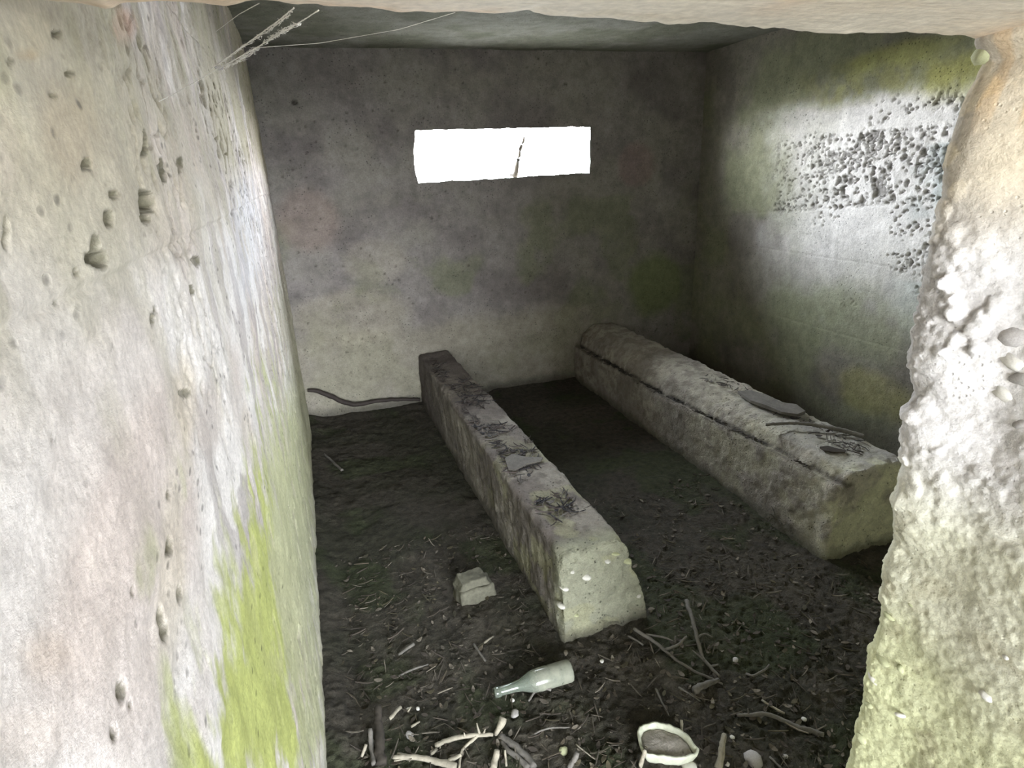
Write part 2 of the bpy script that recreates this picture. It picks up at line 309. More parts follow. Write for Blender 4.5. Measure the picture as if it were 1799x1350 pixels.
# splayed reveal of the slot
nz = X.shape[1]
ring = [i*nz+j0 for i in range(i0, i1)]+[i1*nz+j for j in range(j0, j1)]+[i*nz+j1 for i in range(i1, i0, -1)]+[i0*nz+j for j in range(j1, j0, -1)]
ring = np.array(ring); Rv = V[ring]; cx_, cz_ = (sx0+sx1)/2, (sz0+sz1)/2
ox = np.where(Rv[:, 0] > cx_, (Rv[:, 0]-cx_)/(sx1-cx_)*(.82), (Rv[:, 0]-cx_)/(cx_-sx0)*.74)+cx_
oz = np.where(Rv[:, 2] > cz_, (Rv[:, 2]-cz_)/(sz1-cz_)*.24, (Rv[:, 2]-cz_)/(cz_-sz0)*.18)+cz_
layers = [Rv]; base_n = len(V); V2 = [V]; C2 = [col.reshape(-1, 3)]; idx = [ring]
for t in np.linspace(0, 1, 8)[1:]:
    L = np.stack([Rv[:, 0]*(1-t)+ox*t, Rv[:, 1]*(1-t)+(BWY+.30)*t, Rv[:, 2]*(1-t)+oz*t], 1)
    L[:, 0] += .008*(fbm(L, 14, 3, 3)-.5); L[:, 2] += .008*(fbm(L, 14, 3, 7)-.5)
    idx.append(np.arange(len(ring))+base_n); base_n += len(ring); V2.append(L); C2.append(np.zeros_like(L)+(.40, .38, .34))
OUT = np.array([[LWX-.6, BWY+.30, -.1], [RWX+.6, BWY+.30, -.1], [RWX+.6, BWY+.30, CZ+.35], [LWX-.6, BWY+.30, CZ+.35]])
FF = [F]
n_ = len(ring)
for a, b in zip(idx[:-1], idx[1:]):
    FF.append(np.stack([a, b, np.roll(b, -1), np.roll(a, -1)], 1)[:, ::-1])
# outer face: from reveal ring to a big frame (same count of vertices)
tt = np.stack([np.where(ox > cx_, 1, -1), np.where(oz > cz_, 1, -1)], 1)
big = np.stack([np.clip((ox-cx_)*2.6+cx_, LWX-.5, RWX+.6), np.full(n_, BWY+.30), np.clip((oz-cz_)*12+cz_, -.1, CZ+.35)], 1)
V2.append(big); C2.append(np.zeros_like(big)+(.4, .38, .34)); bi = np.arange(n_)+base_n
FF.append(np.stack([idx[-1], bi, np.roll(bi, -1), np.roll(idx[-1], -1)], 1)[:, ::-1])
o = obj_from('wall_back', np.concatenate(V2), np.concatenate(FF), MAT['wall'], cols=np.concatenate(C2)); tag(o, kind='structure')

# ceiling and roof slab
xs = np.linspace(LWX-.03, RWX+.03, 200); ys = np.linspace(FWY-.02, BWY+.03, 200)
X, Y = np.meshgrid(xs, ys, indexing='ij'); p = P3(X, Y, 0*X+2.2); L1 = fbm(p, 3, 4, 7); L2 = fbm(p, 14, 3, 2)
col = np.zeros(X.shape+(3,))+np.array([.26, .26, .23]); col = mix(col, (.18, .185, .145), ss(.4, .62, fbm(p, 3, 4, 9)))
o = obj_from('ceiling', P3(X, Y, CZ-(L1-.5)*.015-(L2-.5)*.006+boards(Y, [.9, 1.4, 1.9, 2.4, 2.9, 3.4], -.003)).reshape(-1, 3), grid_faces(*X.shape, flip=True), MAT['wall'], cols=col.reshape(-1, 3)); tag(o, kind='structure')
def box(name, a, b, mat, parent=None, kind=None):
    x0, y0, z0 = a; x1, y1, z1 = b
    v = [(x0, y0, z0), (x1, y0, z0), (x1, y1, z0), (x0, y1, z0), (x0, y0, z1), (x1, y0, z1), (x1, y1, z1), (x0, y1, z1)]
    f = [(0, 3, 2, 1), (4, 5, 6, 7), (0, 1, 5, 4), (1, 2, 6, 5), (2, 3, 7, 6), (3, 0, 4, 7)]
    o = obj_from(name, v, f, mat, parent, smooth=False, cols=np.zeros((8, 3))+(.26, .26, .265))
    if kind: o['kind'] = kind
    return o
box('roof', (LWX-.6, FOY-.02, CZ+.05), (RWX+.6, BWY+.3, CZ+.35), MAT['wall'], kind='structure')
box('added_passage_wall', (1.35, -2.6, -.1), (1.7, FOY+.02, CZ+.05), MAT['wall'], kind='structure')  # unseen passage side, added to cut the sky light on the near walls
box('added_passage_roof', (LWX-.6, -2.6, CZ-.02), (1.7, FOY+.02, CZ+.3), MAT['wall'], kind='structure')  # added roof behind the camera, keeps the entrance from overexposing
box('trim_1', (LWX-.6, -2.6, -.1), (LWX-.04, BWY+.3, CZ+.05), MAT['wall'], kind='structure')
box('trim_2', (RWX+.04, FOY, -.1), (RWX+.6, BWY+.3, CZ+.05), MAT['wall'], kind='structure')

# front wall right of the entrance: section swept in height (inner face, broken corner, reveal, outer face)
JP = [(1722, 75), (1740, 110), (1712, 170), (1700, 210), (1682, 270), (1672, 330), (1668, 380), (1645, 440), (1640, 480), (1625, 560), (1616, 590), (1605, 640), (1612, 690), (1590, 740), (1590, 830), (1572, 880), (1575, 960), (1557, 1000), (1548, 1100), (1536, 1130), (1520, 1200), (1515, 1250), (1500, 1330)]
jz = np.array([on_y(a, b, FWY-.012) for a, b in JP]); o_ = np.argsort(jz[:, 2]); jzz, jzx = jz[o_, 2], jz[o_, 0]
zs = np.concatenate([np.linspace(-.06, .45, 60, endpoint=False), np.arange(.45, 1.64, .0028), np.linspace(1.645, CZ+.02, 60)])
s_in = np.linspace(2.0, .04, 60)**1.0; s_cor = np.linspace(0, 1, 26)[1:-1]; s_rev = np.arange(.0, .285, .0028)
n1, n2, n3 = len(s_in), len(s_cor), len(s_rev)
S, Zg = np.meshgrid(np.arange(n1+n2+n3+20), zs, indexing='ij')
jx = np.interp(zs, jzz, jzx)-.004
px_ = np.zeros(S.shape); py_ = np.zeros(S.shape); nx_ = np.zeros(S.shape); ny_ = np.zeros(S.shape); dense = np.zeros(S.shape)
for i in range(S.shape[0]):
    if i < n1: x = .69+.02+s_in[i]*(RWX+.0-.69)/2.0; px_[i] = np.where(i < n1-8, x, jx+.02+(x-.73)*1.0); py_[i] = FWY; ny_[i] = 1
    elif i < n1+n2:
        a = s_cor[i-n1]*math.pi/2; px_[i] = jx+.02-.02*math.sin(a); py_[i] = FWY-.02+.02*math.cos(a); nx_[i] = -math.sin(a); ny_[i] = math.cos(a); dense[i] = 1
    elif i < n1+n2+n3:
        px_[i] = jx*(1-ss(0, .09, s_rev[i-n1-n2]))+(.700+.02*ss(.9, .5, zs))*ss(0, .09, s_rev[i-n1-n2]); py_[i] = FWY-.02-s_rev[i-n1-n2]; nx_[i] = -1; dense[i] = 1
    else:
        px_[i] = .70+(i-n1-n2-n3)/19*(RWX+.6-.70); py_[i] = FWY-.02-.2852; ny_[i] = -1
p = P3(px_, py_, Zg); uu = py_-px_*.6
L1 = fbm(p, 6, 4, 2); L2 = fbm(p, 28, 4, 3); L3 = fbm(p, 90, 3, 5)
c1, c2, cid = vor(uu+.012*(L2-.5), Zg+.012*(L3-.5), 42, 6); g1, g2, gid = vor(uu+.004*L3, Zg, 95, 2)
rough = np.clip(ss(1.52, 1.40, Zg), .12, 1)
peb = np.sqrt(np.clip(1-(c1/.52)**2, 0, 1))*ss(.35, .7, cid)
peb2 = np.sqrt(np.clip(1-(g1/.55)**2, 0, 1))*(gid > .4)
edge = np.exp(-((FWY-py_)/.035)**2)*dense
rocky = np.clip(edge*.9+ss(.50, .60, fbm(p, 9, 3, 70))*ss(1.42, 1.30, Zg)*ss(.95, 1.15, Zg)+.05, 0, 1)
g3 = vor(uu, Zg, 150, 12)[0]
disp = dense*(rough*(.5-g3)*.0022+(L1-.5)*.016+(L2-.5)*.003+rough*rocky*(peb*.007+peb2*.0025)*(.5+L2)*(.45+.55*ss(1.12, 1.2, Zg))+rough*(L3-.5)*.003+(fbm(p, 55, 3, 15)-.5)*.0025*rough)
px2 = px_+nx_*disp; py2 = py_+ny_*disp
col = np.zeros(S.shape+(3,))+np.array([.57, .55, .53])
col = mix(col, (.54, .53, .41), ss(1.20, 1.08, Zg+.10*(L1-.5)))
col = mix(col, (.54, .56, .30), .7*ss(.98, .70, Zg+.25*(L1-.5)))
col = mix(col, (.66, .64, .625), .8*ss(.5, .6, fbm(p, 12, 4, 33))*ss(1.0, 1.2, Zg))
col = mix(col, (.55, .48, .36), ss(1.38, 1.50, Zg+.05*(L1-.5))); col = mix(col, (.58, .40, .20), .6*ss(1.50, 1.545, Zg)*ss(.45, .6, fbm(P3(px_, py_*5, Zg*.6), 12, 3, 8)))
col = mix(col, (.33, .31, .29), .6*rocky*ss(.55, .25, peb)*ss(1.1, 1.2, Zg)); col = mix(col, (.36, .33, .22), .45*ss(.58, .7, L2)*ss(1.1, 1.0, Zg))
o = wf = obj_from('wall_front', P3(px2, py2, Zg).reshape(-1, 3), grid_faces(*S.shape), MAT['jamb'], cols=col.reshape(-1, 3)); tag(o, kind='structure')
box('wall_front_step', (.9, -.0, -.1), (.9001, .0001, -.0999), MAT['wall'])
bpy.data.objects.remove(bpy.data.objects['wall_front_step'])

# lintel above the entrance
xs = np.linspace(LWX-.02, RWX-.01, 700); tt = np.arange(90)
prof = [(FWY, CZ+.04-k*(CZ+.04-LZ-.012)/20) for k in range(20)]+[(FWY-.012+.012*math.cos(a), LZ+.012-.012*math.sin(a)) for a in np.linspace(0, math.pi/2, 10)]
prof += [(FWY-.012-k*.006, LZ) for k in range(1, 48)]+[(FOY, LZ+.02+k*.06) for k in range(10)]
prof = np.array(prof); X, K = np.meshgrid(xs, np.arange(len(prof)), indexing='ij')
YY = prof[K, 0]; ZZ = prof[K, 1]; p = P3(X, YY, ZZ)
L1 = fbm(p, 4, 4, 12); L2 = fbm(p, 22, 4, 3); low = (ZZ < LZ+.05)
cz = [on_y(a, b, FWY) for a, b in [(0, 6), (60, 10), (130, 14), (175, 24), (205, 32), (225, 12), (300, 8), (400, 14), (440, 6), (480, 12), (520, 17), (640, 16), (690, 24), (890, 28), (915, 22), (960, 34), (1100, 42), (1290, 55), (1450, 65), (1600, 66), (1730, 72)]]
ez = np.interp(X, [c[0] for c in cz], [c[2] for c in cz])-LZ
ek = np.exp(-((FWY-YY)/.04)**2)*low
ZZ2 = ZZ+ek*(ez+(fbm(p, 40, 3, 6)-.5)*.006)+low*(L1-.5)*.006
YY2 = YY+ek*(L2-.5)*.015
col = np.zeros(X.shape+(3,))+np.array([.64, .55, .44]); col = mix(col, (.62, .48, .34), ss(.45, .62, fbm(P3(X*.5, YY*3, ZZ*3), 9, 4, 20))); col = mix(col, (.62, .58, .48), .7*ss(.5, .62, L1))
o = obj_from('lintel', P3(X, YY2, ZZ2).reshape(-1, 3), grid_faces(*X.shape), MAT['lintel'], cols=col.reshape(-1, 3)); tag(o, kind='structure')

# ------------------------------------------------------------------ floor
def floor_h(x, y):
    p = P3(x, y, 0*np.asarray(x, float))
    return (fbm(p, 3, 4, 4)-.5)*.03+(fbm(p, 16, 4, 6)-.5)*.018
xs = np.linspace(LWX-.03, RWX+.03, 420); ys = np.concatenate([np.linspace(-.5, .7, 40, endpoint=False), np.linspace(.7, 2.0, 300, endpoint=False), np.linspace(2.0, BWY+.03, 220)])
X, Y = np.meshgrid(xs, ys, indexing='ij'); p = P3(X, Y, 0*X); h = floor_h(X, Y)
near = ss(2.1, 1.2, Y)
h2 = h+near*((fbm(p, 60, 3, 9)-.5)*.02)+(fbm(p, 45, 2, 19)-.5)*.006
h2 += .03*ss(.10, .0, X-LWX)+.015*ss(.12, 0, BWY-Y)
col = np.zeros(X.shape+(3,))+np.array([.072, .063, .048])
col = mix(col, (.052, .05, .033), ss(.42, .6, fbm(p, 2.6, 4, 50))); col = mix(col, (.12, .105, .08), .7*near*ss(.45, .62, fbm(p, 8, 4, 55)))
col = mix(col, (.05, .065, .025), .6*ss(.52, .66, fbm(p, 4, 4, 3)))
o = obj_from('floor', P3(X, Y, h2).reshape(-1, 3), grid_faces(*X.shape), MAT['soil'], cols=col.reshape(-1, 3)); tag(o, kind='structure')
xs = np.linspace(-14, 16, 60); X, Y = np.meshgrid(xs, xs, indexing='ij')
o = obj_from('ground', P3(X, Y, -.07+0*X).reshape(-1, 3), grid_faces(*X.shape), MAT['outside']); tag(o, kind='structure')

# ------------------------------------------------------------------ the two long concrete plinths
def sweep(name, prof_fn, y0, y1, mat, ny, label, npf=150, amp=.010, seed=0, colfn=None, chip=.03):
    t = np.linspace(0, 1, ny); P = []
    for k in t:
        y = y0+(y1-y0)*k; pr = np.array(prof_fn(y)); nx = np.vstack([pr, pr[:1]])
        ln = np.r_[0, np.cumsum(np.hypot(*np.diff(nx, axis=0).T))]; s = np.linspace(0, ln[-1], npf, endpoint=False)
        x = np.interp(s, ln, nx[:, 0]); z = np.interp(s, ln, nx[:, 1]); P.append(np.stack([x, np.full(npf, y), z], 1))
    P = np.array(P); caps0 = []; nc = 26
    c0 = P[0].mean(0)
    for k in range(nc): f = (k+.0)/nc; caps0.append(c0+(P[0]-c0)*f if k else np.repeat(c0[None], npf, 0))
    c1_ = P[-1].mean(0)
    A = np.concatenate([np.array(caps0), P, (c1_+(P[-1]-c1_)*.5)[None], np.repeat(c1_[None], npf, 0)[None]])
    cen = np.array(A); cen[:, :, 0] = A[..., 0].mean(1)[:, None]; cen[:, :, 2] = A[..., 2].mean(1)[:, None]
    inn = cen.copy(); inn[..., 1] = np.clip(A[..., 1], y0+.12, y1-.1); dr = inn-A; dr /= np.linalg.norm(dr, axis=-1, keepdims=True)+1e-6
    # wear: corners are knocked back by noise
    x0, x1 = P[..., 0].min(), P[..., 0].max(); z1 = P[..., 2].max()
    e = np.minimum(A[..., 1]-y0, .1)/.1
    w = np.exp(-np.clip(A[..., 1]-y0, 0, 9)/.02)
    pk = ((np.minimum(abs(A[..., 0]-x0), abs(A[..., 0]-x1)) < .06).astype(float)*.5+.5)
    rim = np.linalg.norm(A-cen, axis=-1)/np.maximum(1e-6, np.linalg.norm(P[0]-P[0].mean(0), axis=-1).max())
    nz = fbm(A, 9, 4, seed+3); n2 = fbm(A, 30, 4, seed+8); n3 = fbm(A, 80, 2, seed+5)
    D = (nz-.5)*amp*2+(n2-.5)*amp*1.2+(n3-.5)*.003+chip*w*rim*ss(.45, .75, n2)*.6+w*rim*.008
    V = A+dr*D[..., None]
    cols = colfn(A, nz, n2) if colfn else None
    F = grid_faces(A.shape[1], A.shape[0], wrapu=True)
    V = V.transpose(1, 0, 2).reshape(-1, 3); cols = cols.transpose(1, 0, 2).reshape(-1, 3)
    o = obj_from(name, V, F, mat, cols=cols); tag(o, label, 'plinth'); return o
def lean(y, a, b): return a+(b-a)*(y-1.45)/(3.78-1.45)
def prof1(y):
    return [(lean(y, .600, .572), -.04), (lean(y, .925, .80), -.04), (lean(y, .905, .80), .10), (lean(y, .83, .785), lean(y, .335, .35)), (lean(y, .805, .77), lean(y, .352, .358)), (lean(y, .615, .592), lean(y, .352, .352)), (lean(y, .600, .580), lean(y, .335, .34))]
def col1(A, a, b):
    c = np.zeros(A.shape)+(.34, .31, .265); top = ss(.30, .33, A[..., 2]); end = ss(1.56, 1.46, A[..., 1])
    c = mix(c, (.22, .195, .17), ss(.42, .6, fbm(A, 4, 4, 31))); c = mix(c, (.16, .14, .12), .6*ss(.5, .62, fbm(A, 30, 4, 61))); c = mix(c, (.17, .145, .13), .7*top*ss(.40, .6, fbm(A, 8, 4, 61)))
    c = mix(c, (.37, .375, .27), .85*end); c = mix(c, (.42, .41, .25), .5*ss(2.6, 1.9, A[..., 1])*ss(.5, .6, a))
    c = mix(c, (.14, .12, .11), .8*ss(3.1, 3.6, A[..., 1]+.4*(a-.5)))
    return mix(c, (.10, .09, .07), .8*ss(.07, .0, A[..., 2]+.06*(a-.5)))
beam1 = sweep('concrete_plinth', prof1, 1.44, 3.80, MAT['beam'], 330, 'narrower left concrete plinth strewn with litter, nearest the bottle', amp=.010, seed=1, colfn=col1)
def cz_(y): return float(np.interp(y, [1.45, 1.8, 2.2, 2.7, 3.78], [.335, .325, .30, .272, .258]))
def prof2(y):
    cz = cz_(y)
    xl = lean(y, 1.715, 1.725); t = (y-1.45)/2.33
    ux = xl+.03+.0*t; tz = lean(y, .385, .40)
    return [(xl-.0, -.04), (lean(y, 2.10, 2.06), -.04), (lean(y, 2.06, 2.05), tz-.03), (lean(y, 2.03, 2.03), tz), (lean(y, 1.84, 1.87), tz), (ux+.035, cz+.045+.03*t), (ux+.004, cz-.012), (ux-.004, cz-.016), (xl+.008, cz+.004), (xl, cz-.015)]
def col2(A, a, b):
    c = np.zeros(A.shape)+(.38, .35, .29)
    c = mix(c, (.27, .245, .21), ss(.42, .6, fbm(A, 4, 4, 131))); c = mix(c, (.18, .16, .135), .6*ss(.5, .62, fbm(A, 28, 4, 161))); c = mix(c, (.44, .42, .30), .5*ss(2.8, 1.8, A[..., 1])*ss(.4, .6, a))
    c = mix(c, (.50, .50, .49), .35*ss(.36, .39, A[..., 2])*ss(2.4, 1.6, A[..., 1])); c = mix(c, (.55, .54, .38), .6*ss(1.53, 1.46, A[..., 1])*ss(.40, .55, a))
    cv = np.exp(-((A[..., 2]-np.interp(A[..., 1], [1.45, 1.8, 2.2, 2.7, 3.78], [.335, .325, .30, .272, .258])+.0)/.012)**2)*ss(1.7, 1.74, A[..., 0])*ss(1.80, 1.77, A[..., 0])
    c = mix(c, (.07, .06, .05), .85*cv*ss(.3, .5, b))
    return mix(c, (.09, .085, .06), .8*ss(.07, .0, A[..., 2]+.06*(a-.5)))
_c2 = col2
def col2(A, a, b): return _c2(A, a, b)*(1.15+.25*ss(1.60, 1.45, A[..., 1]))[..., None]  # near end brightened in the colour, standing in for door light
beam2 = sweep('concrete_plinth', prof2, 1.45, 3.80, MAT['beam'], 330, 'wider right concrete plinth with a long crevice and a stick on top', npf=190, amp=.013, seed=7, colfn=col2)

# ------------------------------------------------------------------ stones, as parts or things
def stone_mesh(name, seed, mat, flat=.7, sub=2):
    bm = bmesh.new(); bmesh.ops.create_icosphere(bm, subdivisions=sub, radius=1)
    for v in bm.verts:
        n = vn(np.array([[v.co.x*1.3+seed*3.1, v.co.y*1.3+5, v.co.z*1.3+seed]]))[0]; v.co *= .72+.55*n; v.co.z *= flat
    me = bpy.data.meshes.new(name); bm.to_mesh(me); bm.free()
    for f in me.polygons: f.use_smooth = True
    me.materials.append(mat); return me
def inst(name, me, loc, sc, rot, parent=None):
    o = bpy.data.objects.new(name, me); C.objects.link(o); o.location = loc; o.scale = sc; o.rotation_euler = rot
    if parent: o.parent = parent
    return o
SM = {k: [stone_mesh('stone_'+k, s+{'white': 0, 'grey': 10, 'green': 20}[k], MAT['stone_'+k]) for s in range(4)] for k in ('white', 'grey', 'green')}
r2 = np.random.default_rng(21)
# pebbles standing proud of the jamb, listed where the broken edge shows them (pixel, half size in pixels, kind)
for (px, py, r, k) in [(1745, 600, 30, 'grey'), (1782, 590, 26, 'grey'), (1770, 635, 24, 'white'), (1720, 640, 18, 'white'), (1790, 668, 20, 'grey'), (1650, 600, 16, 'white'), (1640, 640, 14, 'white'), (1625, 662, 12, 'white'), (1695, 585, 14, 'grey'), (1742, 545, 18, 'grey'), (1775, 520, 12, 'grey'), (1630, 700, 14, 'white'),
                       (1683, 882, 11, 'white'), (1630, 825, 9, 'white'), (1590, 1020, 13, 'green'), (1600, 1060, 11, 'green'), (1560, 1085, 10, 'green'), (1550, 1160, 14, 'green'), (1535, 1195, 12, 'white'), (1580, 1175, 8, 'green'), (1580, 1258, 7, 'white'), (1730, 1225, 9, 'white'), (1765, 1155, 6, 'white'),
                       (1720, 95, 20, 'green'), (1750, 140, 26, 'grey'), (1765, 110, 26, 'white'), (1732, 190, 12, 'white'), (1655, 440, 14, 'white'), (1645, 480, 11, 'white'), (1690, 385, 8, 'white'), (1705, 480, 8, 'grey'), (1735, 380, 11, 'grey'), (1600, 745, 12, 'white'), (1755, 450, 6, 'grey'), (1792, 495, 14, 'grey'), (1760, 690, 20, 'white'), (1715, 700, 14, 'grey'), (1790, 745, 14, 'grey'), (1560, 985, 9, 'green'), (1578, 905, 10, 'green'), (1525, 1240, 8, 'green'), (1512, 1300, 10, 'green')]:
    q = on_x(px, py, JX+.006)
    if q[1] > FWY-.01: q = on_y(px+3, py, FWY-.008)
    dist = np.linalg.norm(q-EYE); s = r*dist/FPX*.85
    inst('stone', SM[k][int(r2.integers(4))], q+np.array([s*.35, 0, 0]), (s*.75, s, s*(.75+.3*r2.random())), r2.random(3)*1.2-.6, wf)
for (px, py, r, k) in [(1027, 1011, 10, 'white'), (1003, 1003, 6, 'white'), (991, 1033, 7, 'white'), (986, 1064, 7, 'white'), (1065, 985, 6, 'white'), (1078, 972, 7, 'green'), (1100, 985, 8, 'green'), (1010, 1080, 5, 'green'), (1120, 1045, 6, 'white')]:
    q = on_y(px, py, 1.45); s = r*np.linalg.norm(q-EYE)/FPX*.9
    inst('stone', SM[k][int(r2.integers(4))], q, (s, s*1.6, s*.8), (0, 0, r2.random()*.5), beam1)

# ------------------------------------------------------------------ sticks, twigs and branches
def tube_data(pts, radii, ns=7, seed=0, knob=.18, step=.008):
    pts = np.asarray(pts, float); radii = np.asarray(radii, float)
    ln = np.r_[0, np.cumsum(np.linalg.norm(np.diff(pts, axis=0), axis=1))]; n = max(4, int(ln[-1]/step))
    s = np.linspace(0, ln[-1], n); P = np.stack([np.interp(s, ln, pts[:, k]) for k in range(3)], 1); Rr = np.interp(s, ln, radii)
    for _ in range(2): P[1:-1] = (P[:-2]+2*P[1:-1]+P[2:])/4
    w = (np.stack([fbm(P, 25, 3, seed*7.3+k*13) for k in range(3)], 1)-.5)*Rr.mean()*1.3; w[:, 2] *= .6; P = P+w
    T = np.gradient(P, axis=0); T /= np.linalg.norm(T, axis=1, keepdims=True)+1e-9
    up = np.array([0, 0, 1.0]); V = []
    for i in range(n):
        a = np.cross(T[i], up if abs(T[i][2]) < .9 else np.array([1.0, 0, 0])); a /= np.linalg.norm(a); b = np.cross(a, T[i])
        for j in range(ns):
            th = 2*math.pi*j/ns; rr = Rr[i]*(1+knob*(2*_T[(i*3+seed) & 63, j, (i//2) & 63]-1)); V.append(P[i]+a*math.cos(th)*rr+b*math.sin(th)*rr)
    F = [(i*ns+j, i*ns+(j+1) % ns, (i+1)*ns+(j+1) % ns, (i+1)*ns+j) for i in range(n-1) for j in range(ns)]
    F.append(tuple(range(ns))[::-1]); F.append(tuple((n-1)*ns+j for j in range(ns)))
    return V, F
def tubes(name, parts, mat, parent=None, **k):
    V = []; F = []
    for i, (pts, rad) in enumerate(parts):
        v, f = tube_data(pts, rad, seed=len(V)+i, **k); b = len(V); V += v; F += [tuple(q+b for q in t) for t in f]
    return obj_from(name, V, F, mat, parent)
def fl(px, py, h=0.0):
    g = on_z(px, py, 0.0); z = float(floor_h(np.array(g[0]), np.array(g[1])))+h
    return on_z(px, py, z)
def stick(label, pts, wpx, mat, side=(), name='twig', cat='twig', z=.006):
    """pts: list of (px,py[,height above soil]); wpx: width in photo pixels at each end"""
    P = [fl(a[0], a[1], (a[2] if len(a) > 2 else 0)+z) for a in pts]
    k = np.linalg.norm(P[0]-EYE)/FPX/2*.86
    main = (P, np.interp(np.linspace(0, 1, len(P)), [0, 1], [wpx[0]*k, wpx[1]*k]))
    base = P[0].copy()
    o = bpy.data.objects.new(name, None) if side else None
    if side:
        C.objects.link(o); o.location = base
        a = tubes('stem', [(np.array(P)-base, main[1])], MAT[mat], o)
        for s in side:
            Q = [fl(b[0], b[1], (b[2] if len(b) > 2 else 0)+z)-base for b in s[0]]
            tubes('side_branch', [(Q, np.interp(np.linspace(0, 1, len(Q)), [0, 1], [s[1][0]*k, s[1][1]*k]))], MAT[mat], o)
    else:
        o = tubes(name, [(np.array(P)-base, main[1])], MAT[mat]); o.location = base
    return tag(o, label, cat)
stick('long grey branch lying from the left plinth foot towards the right', [(1113, 1104, .02), (1150, 1128, .02), (1185, 1158), (1225, 1183), (1270, 1202)], (7, 4), 'twig_grey', name='branch', cat='branch',
      side=[([(1168, 1142, .015), (1190, 1134, .03), (1207, 1119, .045)], (5, 4)), ([(1186, 1132, .02), (1186, 1118, .04)], (4, 3)), ([(1135, 1115, .02), (1165, 1120, .02), (1184, 1128, .02)], (4, 3))])
stick('grey branch standing at a slant behind the long branch', [(1206, 1055, .05), (1214, 1085, .05), (1224, 1120, .03), (1233, 1155, .01), (1248, 1172), (1265, 1190)], (8, 5), 'twig_grey', name='branch', cat='branch',
      side=[([(1225, 1120, .03), (1238, 1112, .03), (1252, 1120, .02)], (4, 2)), ([(1236, 1160, .01), (1222, 1148, .02), (1216, 1143, .03)], (3, 2)), ([(1248, 1172), (1262, 1168)], (4, 3))])
stick('kinked pale brown branch right of the dish, forked at its bend', [(1294, 1256), (1320, 1258), (1342, 1254, .012), (1365, 1262), (1400, 1278), (1448, 1292)], (6, 9), 'twig_grey', name='branch', cat='branch',
      side=[([(1342, 1254, .01), (1336, 1262)], (6, 5)), ([(1316, 1257), (1314, 1245, .02)], (3, 2))])
stick('short straight pale twig above the kinked branch', [(1338, 1230), (1358, 1243), (1379, 1255)], (4, 4), 'twig_pale')
stick('straight pale stick jutting up at the bottom edge right of the dish', [(1272, 1290, .03), (1268, 1315, .02), (1262, 1352)], (8, 13), 'twig_pale', name='stick', cat='stick')
stick('pale arched branch with thorns in front of the bottle', [(764, 1310), (800, 1298, .01), (835, 1291, .02), (865, 1294, .01)], (9, 6), 'twig_pale', name='branch', cat='branch',
      side=[([(843, 1291, .02), (840, 1281, .03), (838, 1271, .04)], (5, 2)), ([(817, 1295, .015), (815, 1288, .03)], (4, 2)), ([(850, 1288, .02), (853, 1281, .03)], (4, 2)), ([(838, 1294, .02), (822, 1308), (810, 1322), (806, 1352)], (6, 4)), ([(774, 1308), (773, 1316)], (3, 2))])
stick('thick split log end standing upright among the bottom branches', [(884, 1261, .045), (879, 1278, .03), (873, 1292, .005)], (15, 7), 'twig_pale', name='branch_stub', cat='branch')
stick('thick grey-brown branch running to the bottom edge below the split log end', [(878, 1293), (900, 1308), (918, 1325), (938, 1350)], (13, 12), 'twig_grey', name='branch', cat='branch',
      side=[([(880, 1300), (892, 1318), (912, 1334), (928, 1352)], (6, 12))])
stick('forked frayed branch lying along the bottom edge left of the thorny one', [(690, 1330), (730, 1332), (765, 1339), (800, 1348)], (7, 13), 'twig_pale', name='branch', cat='branch',
      side=[([(698, 1324), (725, 1330), (752, 1334)], (4, 5)), ([(692, 1337), (720, 1333), (745, 1336)], (3, 4)), ([(785, 1342), (800, 1332, .01), (810, 1327, .02)], (9, 5))])
stick('short upright stick end below the split log end', [(873, 1318, .02), (871, 1335), (868, 1352)], (10, 14), 'twig_pale', name='stick', cat='stick')
stick('thin twig beside the short upright stick end', [(887, 1318, .02), (888, 1330), (890, 1346)], (4, 4), 'twig_pale')
stick('brown upright stick near the left wall at the bottom', [(650, 1280, .03), (654, 1310, .01), (658, 1345)], (8, 11), 'twig_grey', name='stick', cat='stick')
stick('dark rotten stick beside the brown upright stick', [(664, 1240, .04), (667, 1280, .02), (668, 1345)], (12, 20), 'twig_dark', name='stick', cat='stick')
stick('small pale stick end at the foot of the left wall', [(643, 1308, .02), (636, 1330)], (6, 5), 'twig_pale')
stick('short white peeled stick above the dark rotten stick', [(684, 1263, .005), (695, 1253, .01), (706, 1244, .012)], (7, 6), 'twig_pale', name='stick', cat='stick')
stick('tiny pale twig right of the white peeled stick', [(716, 1251), (722, 1242, .01)], (4, 3), 'twig_pale')
stick('pale wood chip right of the dark rotten stick', [(722, 1277), (730, 1272, .006), (738, 1269)], (5, 3), 'twig_pale')
stick('pale wood chip between the thorny and the frayed branch', [(756, 1326), (762, 1322, .005), (768, 1317)], (6, 5), 'twig_pale')
stick('lone twig on the dark soil beside the far left wall', [(552, 786), (575, 802), (601, 827)], (3, 5), 'twig_grey')
stick('flat split piece of wood below the long grey branch', [(1218, 1213, .01), (1240, 1205, .012), (1262, 1196)], (15, 8), 'twig_grey', name='wood_piece', cat='wood')
stick('thin twig left of the flat split piece of wood', [(1192, 1208), (1212, 1220), (1231, 1233)], (4, 2), 'twig_grey')
stick('slanting twig above the dish', [(1152, 1210, .01), (1162, 1232), (1176, 1258)], (4, 3), 'twig_grey')
stick('small bent twig in the open soil right of the long branch', [(1311, 1184), (1322, 1189, .008), (1345, 1178), (1352, 1168)], (5, 3), 'twig_grey')
stick('thin twig beside the start of the long branch', [(1103, 1117), (1120, 1126), (1130, 1134)], (4, 3), 'twig_grey')
